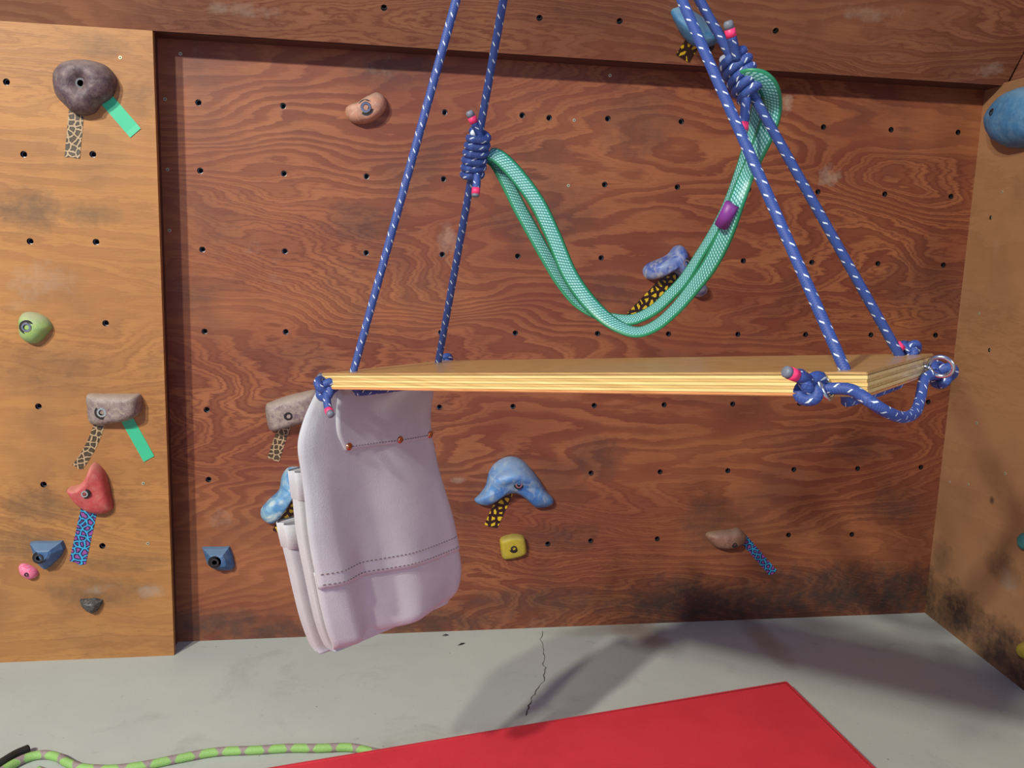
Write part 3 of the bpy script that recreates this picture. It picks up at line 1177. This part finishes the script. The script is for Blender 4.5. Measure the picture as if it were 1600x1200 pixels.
def between(px, py, t):
    """point at pixel on the vertical plane through the two eyes"""
    d = (z2 - z1)
    nrm = V((d.y, -d.x, 0)).normalized()
    return hit(px, py, z1, nrm)


lp = [depth(1276, 600, z1.y - .002), z1 + V((0, 0, -.002))] + [depth(a, b, FR.y + c) for a, b, c in [(1330, 609, .0), (1360, 628, -.014), (1388, 645, -.004), (1412, 652, .03), (1430, 644, .07), (1438, 622, .105)]] + [depth(1445, 592, z2.y - .002), depth(1462, 584, z2.y + .02)]
tube('end_loop', catmull(lp, 7), RR, M['rope'], swing, 12)
kc = depth(1264, 603, z1.y - .002)
k1 = tube('stopper_knot', trefoil(kc, .0135, V((.3, -1, .3)), .5), RR * 1.05, M['rope'], swing, 10, False)
p0, p1 = kc + V((-.004, -.006, .006)), depth(1244, 587, z1.y - .012)
tube('knot_tail', [p0, (p0 + p1) / 2, p1], RR, M['rope'], swing, 10)
whip(k1, p1, p1 - p0, RR, .006)
kc = depth(1472, 584, z2.y + .03)
tube('stopper_knot', trefoil(kc, .0125, V((-.4, -1, .2)), 1.2), RR, M['rope'], swing, 10, False)
kc = S(.0, SW + .012, .008)
kc = depth(1422, 546, kc.y)
k3 = tube('stopper_knot', trefoil(kc, .0095, V((-.3, -1, .5)), 0.2), RR * .8, M['rope'], swing, 10, False)
pa, pb = depth(1408, 546, kc.y - .004), depth(1398, 536, kc.y - .004)
whip(k3, pa, pb - pa, RR * .9, 0)

# loop at the left end of the board (the pouch hangs on it)
f1_ = eye_bolt(S(SL, .012, -.012), UH, .0095, NH)
f2_ = eye_bolt(S(SL, .245, -.012), UH, .0095, NH)
kc = depth(509, 606, f1_.y - .028)
lp = [kc, f1_ + V((0, 0, .001)), f1_ + VH * .03 - V((0, 0, .018)), f1_ + VH * .06 - V((0, 0, .026)), f2_ - VH * .06 - V((0, 0, .026)), f2_ - VH * .03 - V((0, 0, .018)), f2_, f2_ + VH * .03]
loopmid = (lp[3] + lp[4]) / 2
tube('end_loop', catmull(lp, 7), RR * .95, M['rope'], swing, 10)
k2 = tube('stopper_knot', trefoil(kc, .0150, V((.2, -1, .2)), 2.2), RR * 1.08, M['rope'], swing, 10, False)
pa = [depth(510, 612, kc.y - .006), depth(511, 628, kc.y - .012), depth(513, 640, kc.y - .016)]
tube('knot_tail', catmull(pa, 4), RR, M['rope'], swing, 10)
whip(k2, pa[-1], depth(519, 652, kc.y - .035) - pa[-1], RR, .008)
tube('stopper_knot', trefoil(f2_ + VH * .04 + V((0, 0, .01)), .0115, V((.2, -1, .6)), 1.0), RR, M['rope'], swing, 10, False)


# ------------------------------------------------------------------ green webbing sling, the swing's backrest
def ribbon(name, pix, mat, parent, w, tilt, thick=.0022, ys=None):
    pts = catmull([depth(a, b, y) for (a, b, y) in pix], 8)
    tl = [t for t in catmull([V((t, 0, 0)) for t in tilt], 8)]
    n = len(pts)
    vs, fs, uv = [], [], []
    L = 0
    cs = []
    for i, p in enumerate(pts):
        t = (pts[min(i + 1, n - 1)] - pts[max(i - 1, 0)]).normalized()
        look = (EYE - p).normalized()
        sd = t.cross(look).normalized()
        nr = sd.cross(t).normalized()
        a = math.radians(tl[min(int(i * (len(tl) - 1) / (n - 1)), len(tl) - 1)][0])
        ww = sd * math.cos(a) + nr * math.sin(a)
        nn = -sd * math.sin(a) + nr * math.cos(a)
        if i:
            L += (p - pts[i - 1]).length
        cs.append(L)
        h = w / 2
        for (x, z) in ((-h, 0), (-h * .8, thick), (0, thick * 1.5), (h * .8, thick), (h, 0), (h * .8, -thick), (0, -thick * 1.3), (-h * .8, -thick)):
            vs.append(p + ww * x + nn * z)
    us = [0, .1, .5, .9, 1.0, .9, .5, .1]
    for i in range(n - 1):
        for k in range(8):
            k2 = (k + 1) % 8
            fs.append((i * 8 + k, i * 8 + k2, (i + 1) * 8 + k2, (i + 1) * 8 + k))
            uv += [(us[k], cs[i]), (us[k2], cs[i]), (us[k2], cs[i + 1]), (us[k], cs[i + 1])]
    fs += [tuple(reversed(range(8))), tuple((n - 1) * 8 + k for k in range(8))]
    uv += [(0, 0)] * 16
    return mesh(name, vs, fs, mat, parent, True, uv), pts


kl = at_y(S(*hl['lb']), tp['lb'], 245)
kr = at_y(S(*hl['rb']), tp['rb'], 125)
yl, yr = kl.y, kr.y
sling = thing('webbing_sling', 'green and white webbing sling looped between the swing\'s two rear ropes', 'sling', (kl + kr) / 2)


def yy(px, sag):
    t = (px - 760) / 430
    return yl + (yr - yl) * t + sag * math.sin(math.pi * min(max(t, 0), 1))


WA = [(764, 240), (780, 246), (806, 272), (838, 315), (864, 368), (888, 425), (912, 462), (940, 492), (968, 511), (996, 519), (1026, 508), (1056, 482), (1084, 448), (1110, 412), (1132, 368), (1150, 318), (1165, 278), (1182, 240), (1197, 205), (1206, 172), (1203, 142), (1190, 124), (1172, 118), (1158, 122)]
ribbon('strand', [(a, b, yy(a, .05) + (-.036 if i > 21 else -.022 if i == 21 else -.006 if i == 20 else .016 if i > 15 else 0.0)) for i, (a, b) in enumerate(WA)], M['web'], sling, .0235,
       [40, 20, 5, 0, 0, 0, 5, 25, 40, 50, 48, 45, 35, 25, 20, 25, 35, 30, 10, 5, 15, 30, 50, 50])
WB = [(764, 248), (776, 258), (792, 285), (812, 325), (834, 365), (856, 405), (876, 440), (900, 472), (930, 490), (962, 499), (990, 499), (1020, 485), (1046, 462), (1070, 436), (1094, 398), (1116, 362), (1132, 332), (1146, 300), (1158, 268), (1168, 238), (1176, 205), (1184, 172), (1186, 145), (1176, 132)]
sb, pb_ = ribbon('strand', [(a, b, yy(a, .05) + .022) for (a, b) in WB], M['web'], sling, .0225,
                 [50, 40, 30, 25, 25, 30, 40, 55, 50, 40, 45, 45, 40, 45, 55, 55, 55, 50, 45, 40, 40, 40, 50, 60])
# sewn-on purple marker band
tube('marker_band', [depth(1144, 319, yy(1143, .05) - .010), depth(1127, 353, yy(1127, .05) - .010)], .0092, M['purple'], sling, 10)['label'] = 'purple marker band'

# ------------------------------------------------------------------ leather pouch
PN = V((0.681, -0.732, 0)).normalized()       # face of the pouch, towards the viewer's right
PV = V((0.732, 0.681, 0)).normalized()        # across the pouch
OUT = -PN
PP = S(SL + .012, 0, 0)


def pl(px, py, off=0.0):
    return hit(px, py, PP + PN * off, PN)


LEFT = [(501, 606), (493, 620), (479, 650), (469, 682), (467, 705), (471, 735), (476, 775), (481, 830), (487, 870), (494, 905), (502, 945), (512, 985), (524, 1014), (530, 1018)]
RIGHT = [(682, 592), (680, 610), (677, 635), (676, 655), (678, 675), (683, 698), (691, 735), (703, 775), (713, 808), (721, 845), (728, 880), (728, 905), (721, 930), (712, 939)]


def edge(poly, t):
    c = catmull([V((a, b, 0)) for a, b in poly], 6)
    x = t * (len(c) - 1)
    i = min(int(x), len(c) - 2)
    p = c[i].lerp(c[i + 1], x - i)
    return p[0], p[1]


def wrinkle(t, s):
    """undulation of the hide, metres towards the viewer"""
    w = .0045 * math.sin(3.1 * s * math.pi + 2.0 * t) * (0.3 + t)
    w += .016 * math.exp(-((s - .10 - .05 * t) / .06) ** 2) * max(0, t - .35)
    w -= .024 * math.exp(-((s - .26 - .10 * (1 - t)) / .065) ** 2) * max(0, t - .45)
    w += .012 * math.exp(-((s - .55) / .10) ** 2) * max(0, t - .4)
    w += .010 * math.sin(math.pi * s) * t
    w -= .016 * max(0, t - .90) / .10 * (1 - .3 * s)
    w -= .010 * max(0, 1 - s / .06) * .5 + .008 * max(0, (s - .95) / .05)
    return w


def hide(name, t0, t1, off, nt, ns, parent, s0=0.0, s1=1.0, th=.0035, sk=0.0):
    vs, fs = [], []
    for i in range(nt + 1):
        t = t0 + (t1 - t0) * i / nt
        for j in range(ns + 1):
            sa = s0 if not isinstance(s0, tuple) else s0[0] + (s0[1] - s0[0]) * i / nt
            s = sa + (s1 - sa) * j / ns
            tt = min(max(t + sk * (s - .5), 0), 1)
            (lx, ly), (rx, ry) = edge(LEFT, tt), edge(RIGHT, tt)
            p = pl(lx, ly).lerp(pl(rx, ry), s)
            vs.append(p + PN * (off + wrinkle(tt, s)))
    m = len(vs)
    vs += [v - PN * th for v in vs]
    W = ns + 1
    for i in range(nt):
        for j in range(ns):
            a = i * W + j
            fs.append((a, a + W, a + W + 1, a + 1))
            fs.append((m + a, m + a + 1, m + a + W + 1, m + a + W))
    for i in range(nt):
        for j in (0, ns):
            a = i * W + j
            fs.append((a, a + W, m + a + W, m + a) if j else (a + W, a, m + a, m + a + W))
    for j in range(ns):
        for i in (0, nt):
            a = i * W + j
            fs.append((a, a + 1, m + a + 1, m + a) if i == 0 else (a + 1, a, m + a, m + a + 1))
    bm = bmesh.new()
    bv = [bm.verts.new(v) for v in vs]
    for f in fs:
        bm.faces.new([bv[k] for k in f])
    bmesh.ops.recalc_face_normals(bm, faces=bm.faces)
    me = bpy.data.meshes.new(name)
    bm.to_mesh(me)
    bm.free()
    for p in me.polygons:
        p.use_smooth = True
    me.materials.append(M['leather'])
    o = bpy.data.objects.new(name, me)
    COL.objects.link(o)
    return adopt(o, parent)


pouch = thing('tool_pouch', 'pale leather tool pouch with copper rivets hanging from the left end of the swing', 'tool pouch', pl(600, 1000))
T_SEAM = 0.722
hide('lower_panel', T_SEAM - .05, 1.0, 0.0, 26, 34, pouch)
upper = hide('upper_panel', 0.02, T_SEAM, .004, 60, 34, pouch)
flap = hide('belt_flap', 0.0, .335, .0058, 24, 26, pouch, (.10, .285), .995, .0018)


def surf(t, s, off):
    (lx, ly), (rx, ry) = edge(LEFT, t), edge(RIGHT, t)
    return pl(lx, ly).lerp(pl(rx, ry), s) + PN * (off + wrinkle(t, s))


def stitches(name, t, s0, s1, n, off, parent):
    parts = []
    for k in range(n):
        a = s0 + (s1 - s0) * (k + .1) / n
        b = s0 + (s1 - s0) * (k + .6) / n
        parts.append(tube_data([surf(t, a, off), surf(t, b, off)], .0008, 5))
    vs, fs, uv = merge(*parts)
    o = mesh(name, vs, fs, M['thread'], parent, True, uv)
    o['kind'] = 'stuff'
    return o


stitches('stitching', T_SEAM - .012, .015, .985, 40, .0044, upper)
stitches('stitching', T_SEAM - .045, .015, .985, 40, .0044, upper)
stitches('stitching', .316, .335, .97, 30, .0060, flap)
for s in (.312, .68, .945):
    p = surf(.314, s, .0056)
    vs, fs, uv = tube_data([p - PN * .002, p + PN * .0012, p + PN * .0024, p + PN * .0028], [.0062, .0062, .0050, .002], 14)
    mesh('rivet', vs, fs, M['copper'], flap, True, uv)['label'] = 'domed copper rivet'
# belt tunnel around the end loop
vs, fs = [], []
for i in range(13):
    a = math.pi * i / 12
    for j in range(11):
        s = .06 + .9 * j / 10
        (lx, ly), (rx, ry) = edge(LEFT, .0), edge(RIGHT, .0)
        p = pl(lx, ly).lerp(pl(rx, ry), s)
        vs.append(p + PN * (-.006 + .013 * math.cos(a)) + V((0, 0, .010 * math.sin(a) - .002)))
for i in range(12):
    for j in range(10):
        a = i * 11 + j
        fs.append((a, a + 1, a + 12, a + 11))
mesh('belt_tunnel', vs, fs, M['leather'], pouch, True)


def pocket(name, prof, sag, rim_t, bot_t, s0, s1, parent):
    """a gusseted pocket on the far side; prof(t) gives its inner and outer distance from the back panel"""
    rows, N = 34, 44
    vs, fs = [], []

    def ring(t, grow, dz):
        (lx, ly), (rx, ry) = edge(LEFT, t), edge(RIGHT, t)
        a0 = pl(lx, ly).lerp(pl(rx, ry), s0)
        a1 = pl(lx, ly).lerp(pl(rx, ry), s1)
        d0, d1 = prof((t - rim_t) / (bot_t - rim_t))
        c = (a0 + a1) / 2 + OUT * (d0 + d1) / 2
        hx, hd = (a1 - a0) / 2, (d1 - d0) / 2
        out = []
        for k in range(N):
            an = 2 * math.pi * k / N
            cx, cy = math.cos(an), math.sin(an)
            ex = abs(cx) ** .35 * (1 if cx > 0 else -1)
            ey = abs(cy) ** .55 * (1 if cy > 0 else -1)
            g = 1 - .05 * math.exp(-(ey / .16) ** 2)            # seam groove down the gusset
            out.append(c + hx * (ex * g * (1 + grow * .3)) + OUT * hd * ey * (1 + grow * 6) + V((0, 0, dz)))
        return out
    seq = [(rim_t + .05, -.05, 0), (rim_t + .01, -.04, .0), (rim_t, -.02, .001), (rim_t, .0, .0)]
    seq += [(rim_t + (bot_t - rim_t) * k / rows, 0, -sag * (k / rows) ** 3) for k in range(1, rows + 1)]
    for q in seq:
        vs += ring(*q)
    for i in range(len(seq) - 1):
        for k in range(N):
            k2 = (k + 1) % N
            fs.append((i * N + k, i * N + k2, (i + 1) * N + k2, (i + 1) * N + k))
    fs.append(tuple((len(seq) - 1) * N + k for k in range(N)))
    fs.append(tuple(reversed(range(N))))
    bm = bmesh.new()
    bv = [bm.verts.new(v) for v in vs]
    for f in fs:
        bm.faces.new([bv[k] for k in f])
    bmesh.ops.recalc_face_normals(bm, faces=bm.faces)
    me = bpy.data.meshes.new(name)
    bm.to_mesh(me)
    bm.free()
    for p in me.polygons:
        p.use_smooth = True
    me.materials.append(M['leather'])
    o = bpy.data.objects.new(name, me)
    COL.objects.link(o)
    adopt(o, parent)
    # hem round the rim
    hv, hf = [], []
    hs = [(rim_t + .075, .002), (rim_t + .072, .03), (rim_t + .03, .035), (rim_t - .002, .03), (rim_t - .004, .01)]
    for (t, g) in hs:
        hv += ring(t, g, 0)
    for i in range(len(hs) - 1):
        for k in range(N):
            k2 = (k + 1) % N
            hf.append((i * N + k, i * N + k2, (i + 1) * N + k2, (i + 1) * N + k))
    h = mesh('hem', hv, hf, M['leather'], None, True)
    h.parent = o
    return o


def prof1(u):
    u = min(max(u, -.1), 1)
    return .009, .012 + .033 * (1 - .10 * u) * math.sqrt(max(0.0, 1 - max(0, (u - .80) / .205) ** 2.4))


def prof2(u):
    u = min(max(u, -.1), 1)
    inner = .056 - .004 * u
    return inner, inner + .008 + .034 * (1 - .25 * u) * math.sqrt(max(0.0, 1 - max(0, (u - .75) / .255) ** 2.2))


pocket('pocket', prof1, .006, .405, .990, .005, .97, pouch)
pocket('pocket', prof2, .026, .555, .995, .02, .95, pouch)

# ------------------------------------------------------------------ rope lying on the floor
gr = thing('climbing_rope', 'light green rope with purple flecks snaking over the floor into the mat', 'rope', ground(250, 1188))
rp = [(548, 1168), (500, 1169), (450, 1169), (400, 1172), (337, 1175), (275, 1186), (225, 1196), (175, 1202), (130, 1200), (106, 1192), (90, 1183), (68, 1179), (42, 1184), (14, 1198), (-6, 1216), (10, 1236), (50, 1232), (80, 1214), (60, 1204)]
hid = [ground(a, b, MH) - e2 * .010 for a, b in ((690, 1152), (610, 1165))]
hid = [V((p[0], p[1], .0092)) for p in hid]
tube('rope', [p for p in catmull(hid + [ground(a, b, .0092) for a, b in rp], 8)], .0092, M['green_rope'], gr, 12)
tube('black_end', catmull([ground(-20, 1206, .012), ground(5, 1190, .014), ground(25, 1178, .012), ground(44, 1170, .010)], 6), .0090, M['black'], gr, 12)['label'] = 'black sheathed end'

# ------------------------------------------------------------------ small things
hold('climbing_hold', 'teal foothold cut off by the right edge of the photo', side, RWN,
     [(1594, 838), (1602, 832), (1614, 834), (1620, 846), (1614, 858), (1602, 860), (1594, 852)], (1607, 846), .02,
     marble('teal_resin', '3d7f80', '32706f'), None, 2.4, 2.0, None, .001, per=3)
hold('climbing_hold', 'yellow foothold low at the right edge of the photo', side, RWN,
     [(1592, 1010), (1602, 1002), (1616, 1006), (1622, 1018), (1614, 1030), (1602, 1030), (1593, 1022)], (1607, 1017), .02, M['h_yel'], None, 2.4, 2.0, None, .001, per=3)
for i, (px, py, a, l, lab) in enumerate([(696, 993, .1, .011, 'tiny dark wood chip on the concrete, nearest the plywood'),
                                         (721, 1007, .5, .014, 'tiny dark wood chip on the concrete, right of the other')]):
    c = ground(px, py)
    d = V((math.cos(a), math.sin(a), 0))
    w = V((-d.y, d.x, 0))
    vs = [c - d * l, c + w * .004, c + d * l, c - w * .0035, c - d * l * .5 + V((0, 0, .003)), c + w * .001 + V((0, 0, .0045)), c + d * l * .6 + V((0, 0, .003)), c - w * .001 + V((0, 0, .004))]
    tag(mesh('wood_chip', vs, [(3, 2, 1, 0), (4, 5, 6, 7), (0, 1, 5, 4), (1, 2, 6, 5), (2, 3, 7, 6), (3, 0, 4, 7)], M['black']), lab, 'wood chip', 'wood chips on the floor')
